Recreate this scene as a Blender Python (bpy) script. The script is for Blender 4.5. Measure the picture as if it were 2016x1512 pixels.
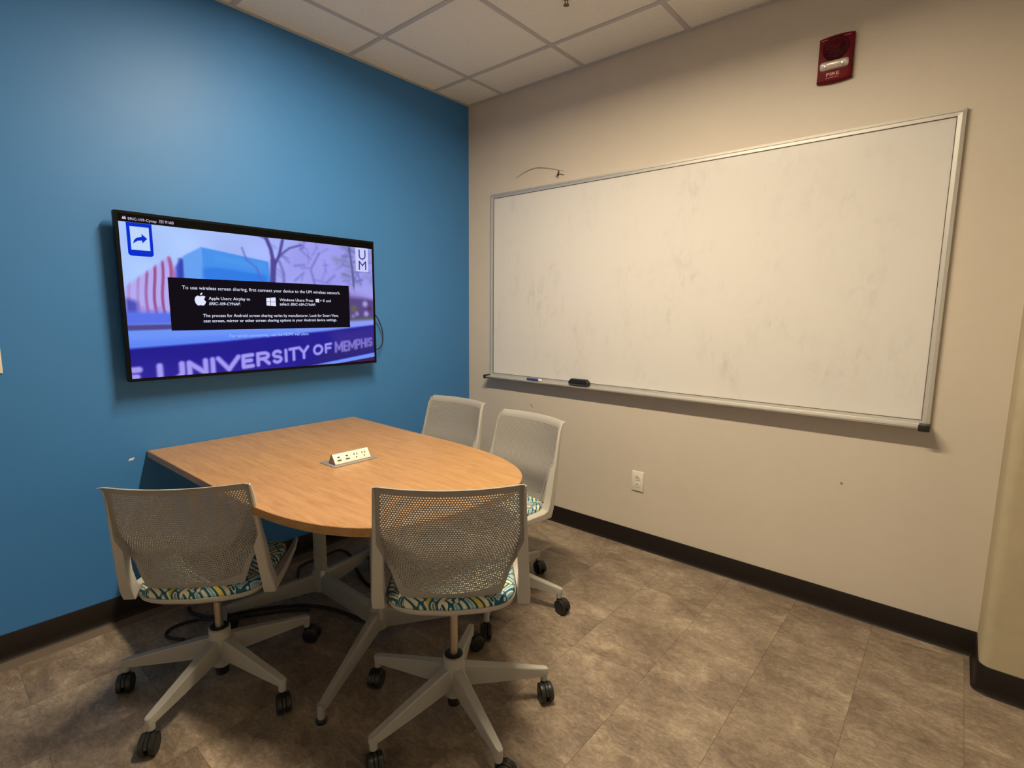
import bpy, bmesh, math, random
import numpy as np
from mathutils import Vector, Matrix

for o in list(bpy.data.objects): bpy.data.objects.remove(o)
scn = bpy.context.scene
COL = scn.collection
PI = math.pi
R = math.radians

# ------------------------------------------------------------------ camera
FPX, YAW, PITCH, ROLL = 1032.87, 0.8658, 0.1375, 0.0090
CAM = Vector((-2.6844, -2.6941, 1.355))
_f = Vector((math.sin(YAW)*math.cos(PITCH), math.cos(YAW)*math.cos(PITCH), -math.sin(PITCH)))
_r = Vector((math.cos(YAW), -math.sin(YAW), 0)); _u = _r.cross(_f)
_r2 = _r*math.cos(ROLL) + _u*math.sin(ROLL); _u2 = _u*math.cos(ROLL) - _r*math.sin(ROLL)
cd = bpy.data.cameras.new('camera'); cd.sensor_width = 36; cd.lens = FPX/2016*36; cd.clip_start = 0.02
cam = bpy.data.objects.new('camera', cd); COL.objects.link(cam)
M = Matrix((( _r2.x, _u2.x, -_f.x), (_r2.y, _u2.y, -_f.y), (_r2.z, _u2.z, -_f.z))).to_4x4()
M.translation = CAM; cam.matrix_world = M
scn.camera = cam

# ------------------------------------------------------------------ world, exposure
w = bpy.data.worlds.new('world'); scn.world = w; w.use_nodes = True
w.node_tree.nodes['Background'].inputs[0].default_value = (1, .85, .65, 1)
w.node_tree.nodes['Background'].inputs[1].default_value = 0.0
vs = scn.view_settings
vs.view_transform = 'Standard'; vs.look = 'None'; vs.exposure = 0.0; vs.gamma = 1.0; vs.use_curve_mapping = False
LAMP_COLOR = (1.0, 0.825, 0.57)
LAMP_POWER = 352.0                        # brightness of the linear ceiling light (built with the ceiling)

# ------------------------------------------------------------------ helpers
def s2l(c):
    return tuple((v/255/12.92 if v/255 <= .04045 else ((v/255+.055)/1.055)**2.4) for v in c)

def mat(name, color=(.5,.5,.5), rough=.5, metal=0, spec=.5, emit=None, estr=1, coat=0):
    m = bpy.data.materials.new(name); m.use_nodes = True
    b = m.node_tree.nodes['Principled BSDF']
    b.inputs['Base Color'].default_value = (*color, 1); b.inputs['Roughness'].default_value = rough
    b.inputs['Metallic'].default_value = metal; b.inputs['Specular IOR Level'].default_value = spec
    b.inputs['Coat Weight'].default_value = coat
    if emit:
        b.inputs['Emission Color'].default_value = (*emit, 1); b.inputs['Emission Strength'].default_value = estr
    return m

class NT:
    def __init__(s, m): s.t = m.node_tree; s.n = s.t.nodes; s.l = s.t.links; s.b = s.n['Principled BSDF']
    def new(s, typ, **kw):
        n = s.n.new('ShaderNode'+typ)
        for k, v in kw.items(): setattr(n, k, v)
        return n
    def link(s, a, b): s.l.new(a, b)
    def val(s, sock, v):
        if hasattr(v, 'is_output') or isinstance(v, bpy.types.NodeSocket): s.l.new(v, sock)
        else: sock.default_value = v
    def math(s, op, a, b=0.0, c=None):
        n = s.new('Math', operation=op); s.val(n.inputs[0], a); s.val(n.inputs[1], b)
        if c is not None: s.val(n.inputs[2], c)
        return n.outputs[0]
    def mix(s, f, a, b, blend='MIX'):
        n = s.new('Mix', data_type='RGBA', blend_type=blend); s.val(n.inputs[0], f); s.val(n.inputs[6], a); s.val(n.inputs[7], b)
        return n.outputs[2]
    def noise(s, vec, scale, detail=4, rough=.55, dist=0):
        n = s.new('TexNoise'); n.inputs['Scale'].default_value = scale; n.inputs['Detail'].default_value = detail
        n.inputs['Roughness'].default_value = rough; n.inputs['Distortion'].default_value = dist
        if vec is not None: s.link(vec, n.inputs['Vector'])
        return n.outputs[0]
    def ramp(s, f, stops, interp='LINEAR'):
        n = s.new('ValToRGB'); cr = n.color_ramp; cr.interpolation = interp
        while len(cr.elements) < len(stops): cr.elements.new(.5)
        for e, (p, c) in zip(cr.elements, stops):
            e.position = p; e.color = (*c, 1) if len(c) == 3 else c
        s.link(f, n.inputs[0]); return n.outputs[0]
    def mapping(s, vec, scale=(1,1,1), rot=(0,0,0), loc=(0,0,0)):
        n = s.new('Mapping'); n.inputs['Scale'].default_value = scale; n.inputs['Rotation'].default_value = rot
        n.inputs['Location'].default_value = loc; s.link(vec, n.inputs[0]); return n.outputs[0]
    def pos(s): return s.new('NewGeometry').outputs['Position']
    def obj(s): return s.new('TexCoord').outputs['Object']
    def bump(s, h, strength=.1, dist=.002):
        n = s.new('Bump'); n.inputs['Strength'].default_value = strength; n.inputs['Distance'].default_value = dist
        s.link(h, n.inputs['Height']); s.link(n.outputs[0], s.b.inputs['Normal'])
    def color(s, c): s.link(c, s.b.inputs['Base Color'])

g3 = lambda v: (v, v, v)

def obj(name, bm, m, parent=None, smooth=True, angle=35, loc=None, rot=None):
    me = bm
    if isinstance(bm, bmesh.types.BMesh):
        me = bpy.data.meshes.new(name); bm.normal_update(); bm.to_mesh(me); bm.free()
    if m is not None and not me.materials: me.materials.append(m)
    if smooth:
        me.polygons.foreach_set('use_smooth', [True]*len(me.polygons)); me.set_sharp_from_angle(angle=R(angle))
    o = bpy.data.objects.new(name, me); COL.objects.link(o)
    if parent is not None: o.parent = parent
    if loc is not None: o.location = loc
    if rot is not None: o.rotation_euler = rot
    return o

def thing(name, label, cat, loc=(0,0,0), rotz=0, group=None):
    o = bpy.data.objects.new(name, None); COL.objects.link(o)
    o.location = loc; o.rotation_euler = (0, 0, rotz); o.empty_display_size = .05
    o['label'] = label; o['category'] = cat
    if group: o['group'] = group
    return o

def struct(o, label=None, cat=None):
    o['kind'] = 'structure'
    if label: o['label'] = label
    if cat: o['category'] = cat
    return o

def box(bm, x0, x1, y0, y1, z0, z1, bev=0, seg=2):
    r = bmesh.ops.create_cube(bm, size=1)
    vsx = r['verts']
    for v in vsx:
        v.co = Vector((x0+(v.co.x+.5)*(x1-x0), y0+(v.co.y+.5)*(y1-y0), z0+(v.co.z+.5)*(z1-z0)))
    if bev:
        es = list({e for v in vsx for e in v.link_edges})
        bmesh.ops.bevel(bm, geom=es, offset=bev, segments=seg, profile=.5, affect='EDGES')
    return bm

def nbox(*a, **k): return box(bmesh.new(), *a, **k)

def cyl(bm, r0, r1, z0, z1, n=24, c=(0,0), caps=True):
    a = [bm.verts.new((c[0]+r0*math.cos(2*PI*i/n), c[1]+r0*math.sin(2*PI*i/n), z0)) for i in range(n)]
    b = [bm.verts.new((c[0]+r1*math.cos(2*PI*i/n), c[1]+r1*math.sin(2*PI*i/n), z1)) for i in range(n)]
    for i in range(n): bm.faces.new((a[i], a[(i+1)%n], b[(i+1)%n], b[i]))
    if caps: bm.faces.new(a[::-1]); bm.faces.new(b)
    return bm

def lathe(bm, prof, n=28, c=(0,0)):
    rings = []
    for r, z in prof:
        rings.append([bm.verts.new((c[0]+max(r, 1e-5)*math.cos(2*PI*i/n), c[1]+max(r, 1e-5)*math.sin(2*PI*i/n), z)) for i in range(n)])
    for a, b in zip(rings, rings[1:]):
        for i in range(n): bm.faces.new((a[i], a[(i+1)%n], b[(i+1)%n], b[i]))
    bm.faces.new(rings[0][::-1]); bm.faces.new(rings[-1])
    return bm

def loft(bm, secs, caps=True):
    rings = [[bm.verts.new(p) for p in s] for s in secs]; n = len(rings[0])
    for a, b in zip(rings, rings[1:]):
        for i in range(n): bm.faces.new((a[i], a[(i+1)%n], b[(i+1)%n], b[i]))
    if caps: bm.faces.new(rings[0][::-1]); bm.faces.new(rings[-1])
    bmesh.ops.recalc_face_normals(bm, faces=bm.faces[:])
    return bm

def prism(bm, pts, z0, z1):
    a = [bm.verts.new((x, y, z0)) for x, y in pts]; b = [bm.verts.new((x, y, z1)) for x, y in pts]
    n = len(pts)
    for i in range(n): bm.faces.new((a[i], a[(i+1)%n], b[(i+1)%n], b[i]))
    bm.faces.new(a[::-1]); bm.faces.new(b)
    bmesh.ops.recalc_face_normals(bm, faces=bm.faces[:])
    return bm

def plate(bm, pts, y0, y1):
    """polygon in the local x-z plane, thick from y0 to y1"""
    a = [bm.verts.new((x, y0, z)) for x, z in pts]; b = [bm.verts.new((x, y1, z)) for x, z in pts]
    n = len(pts)
    for i in range(n): bm.faces.new((a[i], a[(i+1)%n], b[(i+1)%n], b[i]))
    bm.faces.new(a[::-1]); bm.faces.new(b)
    bmesh.ops.recalc_face_normals(bm, faces=bm.faces[:])
    return bm

def rrect(cx, cz, w, h, r, n=5):
    out = []
    for sx, sz, a0 in ((1, 1, 0), (-1, 1, 90), (-1, -1, 180), (1, -1, 270)):
        for k in range(n+1):
            a = R(a0+90*k/n); out.append((cx+sx*(w/2-r)+r*math.cos(a), cz+sz*(h/2-r)+r*math.sin(a)))
    return out

def crom(pts, sub=8):
    P = [Vector(p) for p in pts]; P = [P[0]*2-P[1]]+P+[P[-1]*2-P[-2]]; out = []
    for i in range(1, len(P)-2):
        a, b, c, d = P[i-1:i+3]
        for k in range(sub):
            t = k/sub
            out.append(.5*((2*b)+(c-a)*t+(2*a-5*b+4*c-d)*t*t+(3*b-a-3*c+d)*t**3))
    out.append(P[-2]); return out

def tube(bm, pts, r, n=8, sub=8, smooth=True):
    P = crom(pts, sub) if smooth else [Vector(p) for p in pts]
    rings = []; up = None
    for i, p in enumerate(P):
        t = (P[min(i+1, len(P)-1)]-P[max(i-1, 0)]).normalized()
        if up is None: up = t.orthogonal().normalized()
        up = (up-t*up.dot(t)).normalized(); s = t.cross(up)
        rings.append([p+(up*math.cos(2*PI*k/n)+s*math.sin(2*PI*k/n))*r for k in range(n)])
    return loft(bm, rings)

def text_mesh(body, width=None, height=None, bold=0.0, shear=0.0, depth=.0004, center=None, left=None, base=0.0):
    """flat lettering standing in the local x-z plane, facing -y, starting at x=left on z=base"""
    cu = bpy.data.curves.new('t', 'FONT'); cu.body = body; cu.offset = bold; cu.shear = shear; cu.resolution_u = 3
    t = bpy.data.objects.new('t', cu); COL.objects.link(t)
    dg = bpy.context.evaluated_depsgraph_get()
    me = bpy.data.meshes.new_from_object(t.evaluated_get(dg))
    bpy.data.objects.remove(t); bpy.data.curves.remove(cu)
    n = len(me.vertices); co = np.empty(n*3); me.vertices.foreach_get('co', co); co = co.reshape(-1, 3)
    x0, x1 = co[:, 0].min(), co[:, 0].max(); z1 = co[:, 1].max()
    k = width/(x1-x0); kz = height/z1 if height else k
    out = np.zeros_like(co); out[:, 0] = (co[:, 0]-x0)*k+left; out[:, 2] = co[:, 1]*kz+base; out[:, 1] = 0
    me.vertices.foreach_set('co', out.ravel()); me.materials.clear(); me.update()
    return me

# pixel helper (the floor or a wall gives the distance)
def ray(u, v): return _f + _r2*((u-1008)/FPX) + _u2*((756-v)/FPX)
def at_z(u, v, z): d = ray(u, v); return CAM + d*((z-CAM.z)/d.z)
def at_x(u, v, x): d = ray(u, v); return CAM + d*((x-CAM.x)/d.x)
def at_y(u, v, y): d = ray(u, v); return CAM + d*((y-CAM.y)/d.y)

# ------------------------------------------------------------------ materials
def wall_paint(name, col, rough, var=.05, bump=.08, spec=.4):
    m = mat(name, col, rough, spec=spec); t = NT(m); p = t.pos()
    n = t.noise(p, 1.6, 5); n2 = t.noise(p, 14, 4)
    f = t.math('ADD', t.math('MULTIPLY', n, .7), t.math('MULTIPLY', n2, .3))
    t.color(t.ramp(f, [(.3, tuple(c*(1-var) for c in col)), (.7, tuple(min(1, c*(1+var)) for c in col))]))
    t.bump(t.noise(p, 350, 2), bump, .0012)
    return m
M_BLUE = wall_paint('blue wall paint', (.048, .205, .52), .48, .03, .12, .36)
M_BEIGE = wall_paint('beige wall paint', (.64, .575, .49), .5, .035, .12, .4)
M_PILLAR = wall_paint('painted concrete', (.46, .39, .265), .85, .14, .5, .15)
M_BASE = mat('dark brown vinyl', (.013, .009, .007), .5, spec=.3)

def panel_mat():
    m = mat('acoustic panel', (.62, .57, .52), .95, spec=.1); t = NT(m); p = t.pos()
    sp = t.noise(p, 260, 2)
    t.color(t.ramp(sp, [(.33, (.78, .745, .67)), (.45, (.90, .865, .79))]))
    t.bump(sp, .25, .001); return m
M_PANEL = panel_mat()
M_TBAR = mat('grid bar enamel', (.55, .53, .51), .45)
M_WHITE = wall_paint('white wall paint', (.85, .84, .81), .6)

def floor_mat():
    m = mat('stone vinyl', (.2, .16, .12), .38, spec=.4); t = NT(m)
    oi = t.new('ObjectInfo').outputs
    off = t.new('CombineXYZ'); t.link(t.math('MULTIPLY', oi['Random'], 37.0), off.inputs[0]); t.link(t.math('MULTIPLY', oi['Random'], 91.0), off.inputs[1])
    va = t.new('VectorMath', operation='ADD'); t.link(t.pos(), va.inputs[0]); t.link(off.outputs[0], va.inputs[1]); p = va.outputs[0]
    big = t.noise(t.mapping(p, (1, .6, 1), (0, 0, R(18))), 5.5, 7, .62, .5)
    streak = t.noise(t.mapping(p, (1.7, .9, 1), (0, 0, R(24))), 24, 9, .74, 1.1)
    fine = t.noise(t.mapping(p, (1.4, .9, 1), (0, 0, R(20))), 95, 6, .72, .8)
    f = t.math('ADD', t.math('ADD', t.math('MULTIPLY', big, .42), t.math('MULTIPLY', streak, .38)), t.math('MULTIPLY', fine, .20))
    c = t.ramp(f, [(.36, (.105, .074, .052)), (.45, (.180, .136, .100)), (.52, (.265, .207, .153)), (.62, (.44, .355, .265))])
    tone = t.ramp(oi['Random'], [(0, g3(.92)), (1, g3(1.06))])
    c = t.mix(1.0, c, tone, 'MULTIPLY')
    pit = t.ramp(t.noise(p, 30, 3), [(.70, g3(1)), (.76, g3(.55))])
    t.color(t.mix(1.0, c, pit, 'MULTIPLY'))
    t.bump(fine, .12, .0008); return m
M_TILE = floor_mat()
M_SUB = mat('tile joint', (.15, .115, .085), .8)

def wood_mat(name, k=1.0):
    m = mat(name, (.5, .28, .1), .36, spec=.45); t = NT(m); p = t.pos()
    warp = t.noise(t.mapping(p, (2.2, .5, 2)), 2.4, 3)
    wav = t.noise(t.mapping(p, (34, 1.6, 34)), 2.2, 5, .6, .25)
    fine = t.noise(t.mapping(p, (150, 5.5, 150)), 2.5, 4, .65)
    ring = t.math('SINE', t.math('MULTIPLY', warp, 60)); ring = t.math('MULTIPLY_ADD', ring, .5, .5)
    f = t.math('ADD', t.math('ADD', t.math('MULTIPLY', wav, .46), t.math('MULTIPLY', fine, .48)), t.math('MULTIPLY', ring, .06))
    A, B, C_ = (.30, .152, .054), (.415, .228, .086), (.50, .285, .118)
    t.color(t.ramp(f, [(.34, tuple(v*k for v in A)), (.5, tuple(v*k for v in B)), (.66, tuple(v*k for v in C_))]))
    return m
M_WOOD = wood_mat('oak laminate'); M_EDGE = wood_mat('oak edge band', .92)
M_GREY = mat('warm grey plastic', (.46, .44, .40), .42, spec=.4)
M_SHELL = mat('grey back shell plastic', (.325, .31, .285), .5, spec=.3)
M_METAL = mat('grey powder coat', (.40, .385, .345), .42, spec=.4)
M_TMETAL = mat('table base powder coat', (.33, .318, .285), .42, spec=.4)
M_BLACK = mat('black plastic', (.012, .012, .012), .38)
M_RUBBER = mat('black rubber', (.015, .013, .012), .6)
M_PISTON = mat('bronzed steel', (.50, .41, .33), .36, .9)
M_ALU = mat('satin aluminium', (.66, .645, .61), .42, .55)
M_WHITEPL = mat('ivory plastic', (.80, .76, .66), .35)
M_DARKSLOT = mat('dark slot', (.03, .02, .015), .6)

def board_mat():
    m = mat('whiteboard enamel', (.80, .80, .78), .24, spec=.35); t = NT(m); p = t.pos()
    a = t.noise(t.mapping(p, (1, 1.6, 1.1)), 2.6, 6, .6, .3); b = t.noise(t.mapping(p, (1, 2.6, 1.2)), 9, 5, .65, .6)
    sm = t.math('MULTIPLY', t.ramp(a, [(.48, g3(0)), (.68, g3(1))]), t.ramp(b, [(.44, g3(0)), (.70, g3(1))]))
    wide = t.ramp(a, [(.35, g3(.0)), (.75, g3(.10))])
    c = t.mix(wide, (.725, .710, .69, 1), (.645, .635, .62, 1)); c = t.mix(t.math('MULTIPLY', sm, .42), c, (.46, .45, .46, 1))
    t.color(c); return m
M_BOARD = board_mat()

def fabric_mat():
    m = mat('teal patterned fabric', (.03, .12, .16), .9, spec=.15); t = NT(m)
    def capsules(rot, cell, seed):
        p = t.mapping(t.obj(), (1/cell, 1/cell, .4/cell), (0, 0, R(rot)), (seed, seed*1.7, 0))
        sx = t.new('SeparateXYZ'); t.link(p, sx.inputs[0]); x, y, z = sx.outputs
        x = t.math('ADD', x, t.math('MULTIPLY', z, .6))
        ci = t.math('FLOOR', x); y2 = t.math('ADD', y, t.math('MULTIPLY', ci, .37))
        fx = t.math('SUBTRACT', t.math('FRACT', x), .5)
        L = 3.0; yy = t.math('DIVIDE', y2, L); cj = t.math('FLOOR', yy); fy = t.math('MULTIPLY', t.math('SUBTRACT', t.math('FRACT', yy), .5), L)
        cv = t.new('CombineXYZ'); t.link(ci, cv.inputs[0]); t.link(cj, cv.inputs[1]); cv.inputs[2].default_value = seed
        wn = t.new('TexWhiteNoise'); t.link(cv.outputs[0], wn.inputs[0])
        ay = t.math('MAXIMUM', t.math('SUBTRACT', t.math('ABSOLUTE', fy), 1.06), 0.0)
        d = t.math('SQRT', t.math('ADD', t.math('MULTIPLY', fx, fx), t.math('MULTIPLY', ay, ay)))
        return d, wn.outputs[0]
    d1, r1 = capsules(38, .0175, 1.3); d2, r2 = capsules(-47, .0175, 7.9)
    sel = t.new('TexVoronoi', feature='F1'); sel.inputs['Scale'].default_value = 12; t.link(t.mapping(t.obj(), (1, 1, .3)), sel.inputs['Vector'])
    sp = t.new('SeparateColor'); t.link(sel.outputs['Color'], sp.inputs[0]); s = t.math('GREATER_THAN', sp.outputs[0], .45)
    mixf = lambda a, b: t.math('ADD', t.math('MULTIPLY', a, t.math('SUBTRACT', 1.0, s)), t.math('MULTIPLY', b, s))
    d, r = mixf(d1, d2), mixf(r1, r2)
    TEAL, WHITE, CREAM, YEL, LBL, OLV = (.022, .118, .165), (.66, .70, .68), (.72, .66, .46), (.68, .50, .10), (.24, .40, .46), (.24, .22, .13)
    fill = t.ramp(r, [(0, CREAM), (.30, LBL), (.52, TEAL), (.66, CREAM), (.80, YEL), (.92, OLV)], 'CONSTANT')
    edge = t.ramp(r, [(0, CREAM), (.30, WHITE), (.66, LBL), (.80, YEL), (.92, WHITE)], 'CONSTANT')
    c = t.mix(t.math('GREATER_THAN', d, .21), fill, edge)
    c = t.mix(t.math('GREATER_THAN', d, .33), c, (*TEAL, 1))
    t.color(c); t.bump(t.noise(t.obj(), 900, 2), .3, .001); return m
M_FABRIC = fabric_mat()

# ------------------------------------------------------------------ the room
H = 2.7284; XW, YS = -4.05, -4.1           # ceiling height, far-left and rear ends of the room
BB = .1045
floor = struct(obj('floor', nbox(XW-.1, .1, YS-.1, .1, -.12, -.0012), M_SUB, smooth=False), 'brown stone-look vinyl tile floor under the table and chairs', 'floor')
# vinyl tiles 12 x 24 inch, running bond
TW, TL, GAP = .305, .6096, .00035
tile_cache = {}
row = 0; y1 = -1.607+TW*5
while y1 > YS:
    y0 = y1-TW
    xoff = -1.286 if row % 2 == 0 else -1.286+TL/2
    k = math.floor((XW-xoff)/TL)
    while xoff+k*TL < 0:
        a, b = max(xoff+k*TL, XW), min(xoff+(k+1)*TL, 0); c, d = max(y0, YS), min(y1, 0)
        if b-a > .01 and d-c > .01:
            key = (round(b-a, 3), round(d-c, 3))
            if key not in tile_cache:
                hx, hy = (b-a)/2-GAP, (d-c)/2-GAP
                bm = bmesh.new(); loft(bm, [[(-hx, -hy, -.0012), (hx, -hy, -.0012), (hx, hy, -.0012), (-hx, hy, -.0012)], [(-hx, -hy, -.0006), (hx, -hy, -.0006), (hx, hy, -.0006), (-hx, hy, -.0006)],
                     [(-hx+.0003, -hy+.0003, 0), (hx-.0003, -hy+.0003, 0), (hx-.0003, hy-.0003, 0), (-hx+.0003, hy-.0003, 0)]])
                me = bpy.data.meshes.new('floor_tile'); bm.to_mesh(me); bm.free(); me.materials.append(M_TILE); tile_cache[key] = me
            o = bpy.data.objects.new('floor_tile', tile_cache[key]); COL.objects.link(o); o.parent = floor; o.location = ((a+b)/2, (c+d)/2, 0)
        k += 1
    y1 = y0; row += 1

wall_left = struct(obj('wall_left', nbox(XW-.1, .1, 0, .1, 0, H+.02), M_BLUE, smooth=False), 'blue painted wall behind the television and table', 'wall')
wall_right = struct(obj('wall_right', nbox(0, .1, YS-.1, 0, 0, H+.02), M_BEIGE, smooth=False), 'beige painted wall carrying the whiteboard', 'wall')
wall_back = struct(obj('wall_back', nbox(XW-.1, 0, YS-.1, YS, 0, H+.02), M_WHITE, smooth=False), 'white wall behind the viewer', 'wall')
wall_front = struct(obj('wall_front', nbox(XW-.1, XW, YS, 0, 0, H+.02), M_WHITE, smooth=False), 'white end wall opposite the whiteboard', 'wall')
# pillar with rounded corner at the right
PX, PY, PR = -.255, -2.858, .035
pts = [(0, PY)]+[(PX+PR-PR*math.sin(R(a)), PY-PR+PR*math.cos(R(a))) for a in range(0, 91, 15)]+[(PX, -3.35), (0, -3.35)]
wall_pillar = struct(obj('wall_pillar', prism(bmesh.new(), pts, 0, H), M_PILLAR), 'rough yellow-beige pillar with rounded corner at the right edge', 'pillar')

def baseboard(name, path, label):
    """cove base: profile swept along a wall line (inner side to the left of the path)"""
    prof = [(0, 0), (.014, 0), (.010, .004), (.0065, .014), (.0055, .03), (.0055, BB-.003), (.004, BB), (0, BB)]
    secs = []
    P = [Vector((x, y, 0)) for x, y in path]
    for i, p in enumerate(P):
        d0 = (P[i]-P[i-1]).normalized() if i > 0 else (P[1]-P[0]).normalized()
        d1 = (P[i+1]-P[i]).normalized() if i < len(P)-1 else d0
        n0, n1 = Vector((-d0.y, d0.x, 0)), Vector((-d1.y, d1.x, 0)); nn = (n0+n1).normalized(); nn /= max(.3, nn.dot(n0))
        secs.append([p+nn*a+Vector((0, 0, b)) for a, b in prof])
    return struct(obj(name, loft(bmesh.new(), secs), M_BASE), label, 'baseboard')
baseboard('baseboard_left', [(-.001, -.0005), (XW, -.0005)], 'dark brown vinyl baseboard along the blue wall')
baseboard('baseboard_right', [(-.0005, PY+.001), (-.0005, -.001)], 'dark brown vinyl baseboard along the beige wall')
bp = [(PX-.0005, -3.35)]+[(PX+PR-(PR+.0005)*math.sin(R(a)), PY-PR+(PR+.0005)*math.cos(R(a))) for a in range(90, -1, -15)]+[(-.008, PY+.0005)]
baseboard('baseboard_pillar', bp, 'dark brown vinyl baseboard wrapping round the pillar')

# ceiling: backing slab, acoustic panels, grid bars
ceiling = struct(obj('ceiling', nbox(XW-.1, .1, YS-.1, .1, H+.022, H+.12), M_TBAR, smooth=False), 'suspended ceiling of beige acoustic panels in a grid', 'ceiling')
T, OX, OY = .6096, .3161, .3171
xs = [0]+[-OX-T*i for i in range(7)]; xs = [x for x in xs if x > XW]+[XW]
ys = [0]+[-OY-T*i for i in range(7)]; ys = [y for y in ys if y > YS]+[YS]
LX0, LX1 = xs[3]+.016, xs[3]+.106                        # recessed linear light along the grid line, two cells long
pcache = {}
for i in range(len(xs)-1):
    for j in range(len(ys)-1):
        xa, xb, ya, yb = xs[i+1], xs[i], ys[j+1], ys[j]
        if i == 2 and j in (2, 3): xa = LX1
        hx, hy = (xb-xa)/2-.003, (yb-ya)/2-.003
        key = (round(hx, 3), round(hy, 3))
        if key not in pcache:
            bm = nbox(-hx, hx, -hy, hy, .004, .02); me = bpy.data.meshes.new('ceiling_panel'); bm.to_mesh(me); bm.free(); me.materials.append(M_PANEL); pcache[key] = me
        o = bpy.data.objects.new('ceiling_panel', pcache[key]); COL.objects.link(o); o.parent = ceiling
        o.location = ((xa+xb)/2, (ya+yb)/2, H)
def tbar(a, b, horizontal):
    bm = bmesh.new()
    if horizontal == 'x': box(bm, a[0], b[0], a[1]-.012, a[1]+.012, H, H+.004)
    else: box(bm, a[0]-.012, a[0]+.012, a[1], b[1], H, H+.004)
    obj('grid_bar', bm, M_TBAR, ceiling, smooth=False)
for x in xs[1:-1]: tbar((x, YS), (x, 0), 'y')
for y in ys[1:-1]:
    for i in range(len(xs)-1):
        lo = xs[i+1]+(.012 if i < len(xs)-2 else 0); hi = xs[i]-(.012 if i > 0 else 0)
        if i == 2 and y == ys[3]: lo = LX1
        tbar((lo, y), (hi, y), 'x')
for nm, a in (('wall_angle', (XW, 0, -.019, 0)), ('wall_angle', (-.019, 0, YS, -.019))):
    obj(nm, nbox(a[0], a[1], a[2], a[3], H-.001, H+.003), M_TBAR, ceiling, smooth=False)

y0, y1 = ys[4]+.012, ys[2]-.012
t = thing('ceiling_light', 'narrow recessed linear ceiling light above the table front', 'light', ((LX0+LX1)/2, (y0+y1)/2, H))
hx, hy = (LX1-LX0)/2, (y1-y0)/2
fr = bmesh.new()
box(fr, -hx, hx, -hy, -hy+.012, -.001, .02); box(fr, -hx, hx, hy-.012, hy, -.001, .02); box(fr, -hx, -hx+.012, -hy+.012, hy-.012, -.001, .02); box(fr, hx-.012, hx, -hy+.012, hy-.012, -.001, .02)
obj('frame', fr, M_TBAR, t, smooth=False)
ml = mat('lit diffuser', (.8, .8, .8), .5, emit=LAMP_COLOR, estr=LAMP_POWER)
obj('diffuser', nbox(-hx+.012, hx-.012, -hy+.012, hy-.012, .007, .011), ml, t, smooth=False)

# ------------------------------------------------------------------ marks on the walls
def ribbon_on_right_wall(pts, w):
    bm = bmesh.new(); P = [(Vector((-.0006, p.y, p.z))) for p in (at_x(u, v, 0) for u, v in pts)]
    P = crom(P, 6); n = len(P); prev = None
    for i, p in enumerate(P):
        d = (P[min(i+1, n-1)]-P[max(i-1, 0)]).normalized(); s = Vector((1, 0, 0)).cross(d)
        ww = w*(.25+.75*math.sin(PI*min(1, .15+.85*i/n)))*.5 if n > 8 else w*.5
        cur = (bm.verts.new(p+s*ww), bm.verts.new(p-s*ww))
        if prev: bm.faces.new((prev[0], prev[1], cur[1], cur[0]))
        prev = cur
    return bm
M_PENCIL = mat('graphite smear', (.30, .265, .22), .7); M_PENCIL2 = mat('graphite stroke', (.12, .105, .09), .7)
obj('pencil_arc', ribbon_on_right_wall([(1016, 351), (1034, 339), (1056, 331), (1082, 332), (1110, 337)], .009), M_PENCIL, wall_right)
for pts, wd in (([(1100, 334), (1099, 342), (1098, 352)], .012), ([(1097, 345), (1104, 343), (1111, 345)], .008), ([(1094, 349), (1098, 344), (1102, 338)], .009)):
    obj('pencil_stroke', ribbon_on_right_wall(pts, wd), M_PENCIL2, wall_right)
obj('scuff', ribbon_on_right_wall([(1044, 795), (1047, 799), (1049, 803)], .008), M_PENCIL, wall_right)
obj('scuff', ribbon_on_right_wall([(1655, 949), (1657, 952), (1658, 955)], .012), M_PENCIL, wall_right)
p = at_y(259, 904, 0)
obj('paint_chip', plate(bmesh.new(), [(p.x-.013, p.z-.006), (p.x+.006, p.z-.004), (p.x+.012, p.z+.006), (p.x-.006, p.z+.004)], -.0007, 0), mat('bare plaster', (.8, .76, .7), .9), wall_left)

# ------------------------------------------------------------------ wall plate at the left edge, outlet, fire alarm, sprinkler
t = thing('wall_plate', 'white wall plate on the blue wall left of the television', 'wall plate', (-2.473, -.0005, 1.168))
obj('plate', nbox(-.036, .036, -.006, 0, -.0575, .0575, bev=.003), M_WHITEPL, t)
for z in (-.042, .042):
    bm = bmesh.new(); cyl(bm, .003, .003, 0, .001, 12); bmesh.ops.rotate(bm, verts=bm.verts, matrix=Matrix.Rotation(R(90), 3, 'X')); bmesh.ops.translate(bm, verts=bm.verts, vec=(0, -.006, z))
    obj('screw', bm, M_ALU, t)

RZ = -PI/2      # things on the right wall: local x runs along the wall to the right, local -y into the room
t = thing('wall_outlet', 'ivory duplex wall outlet under the whiteboard', 'outlet', (-.0005, -1.3655, .3985), RZ)
obj('plate', nbox(-.0365, .0365, -.007, 0, -.058, .058, bev=.0035), M_WHITEPL, t)
for z in (.0205, -.0205):
    s = obj('socket', plate(bmesh.new(), rrect(0, z, .032, .028, .011), -.0095, -.0065), M_WHITEPL, t)
    for bx, bz, bw, bh in ((-.0065, .002, .0028, .010), (.0065, .002, .0028, .008)):
        obj('slot', nbox(bx-bw/2, bx+bw/2, -.0100, -.0092, z+bz-bh/2-.003, z+bz+bh/2-.003), M_DARKSLOT, s, smooth=False)
    obj('slot', plate(bmesh.new(), rrect(0, z+.0085, .005, .005, .002), -.0100, -.0092), M_DARKSLOT, s)

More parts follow.
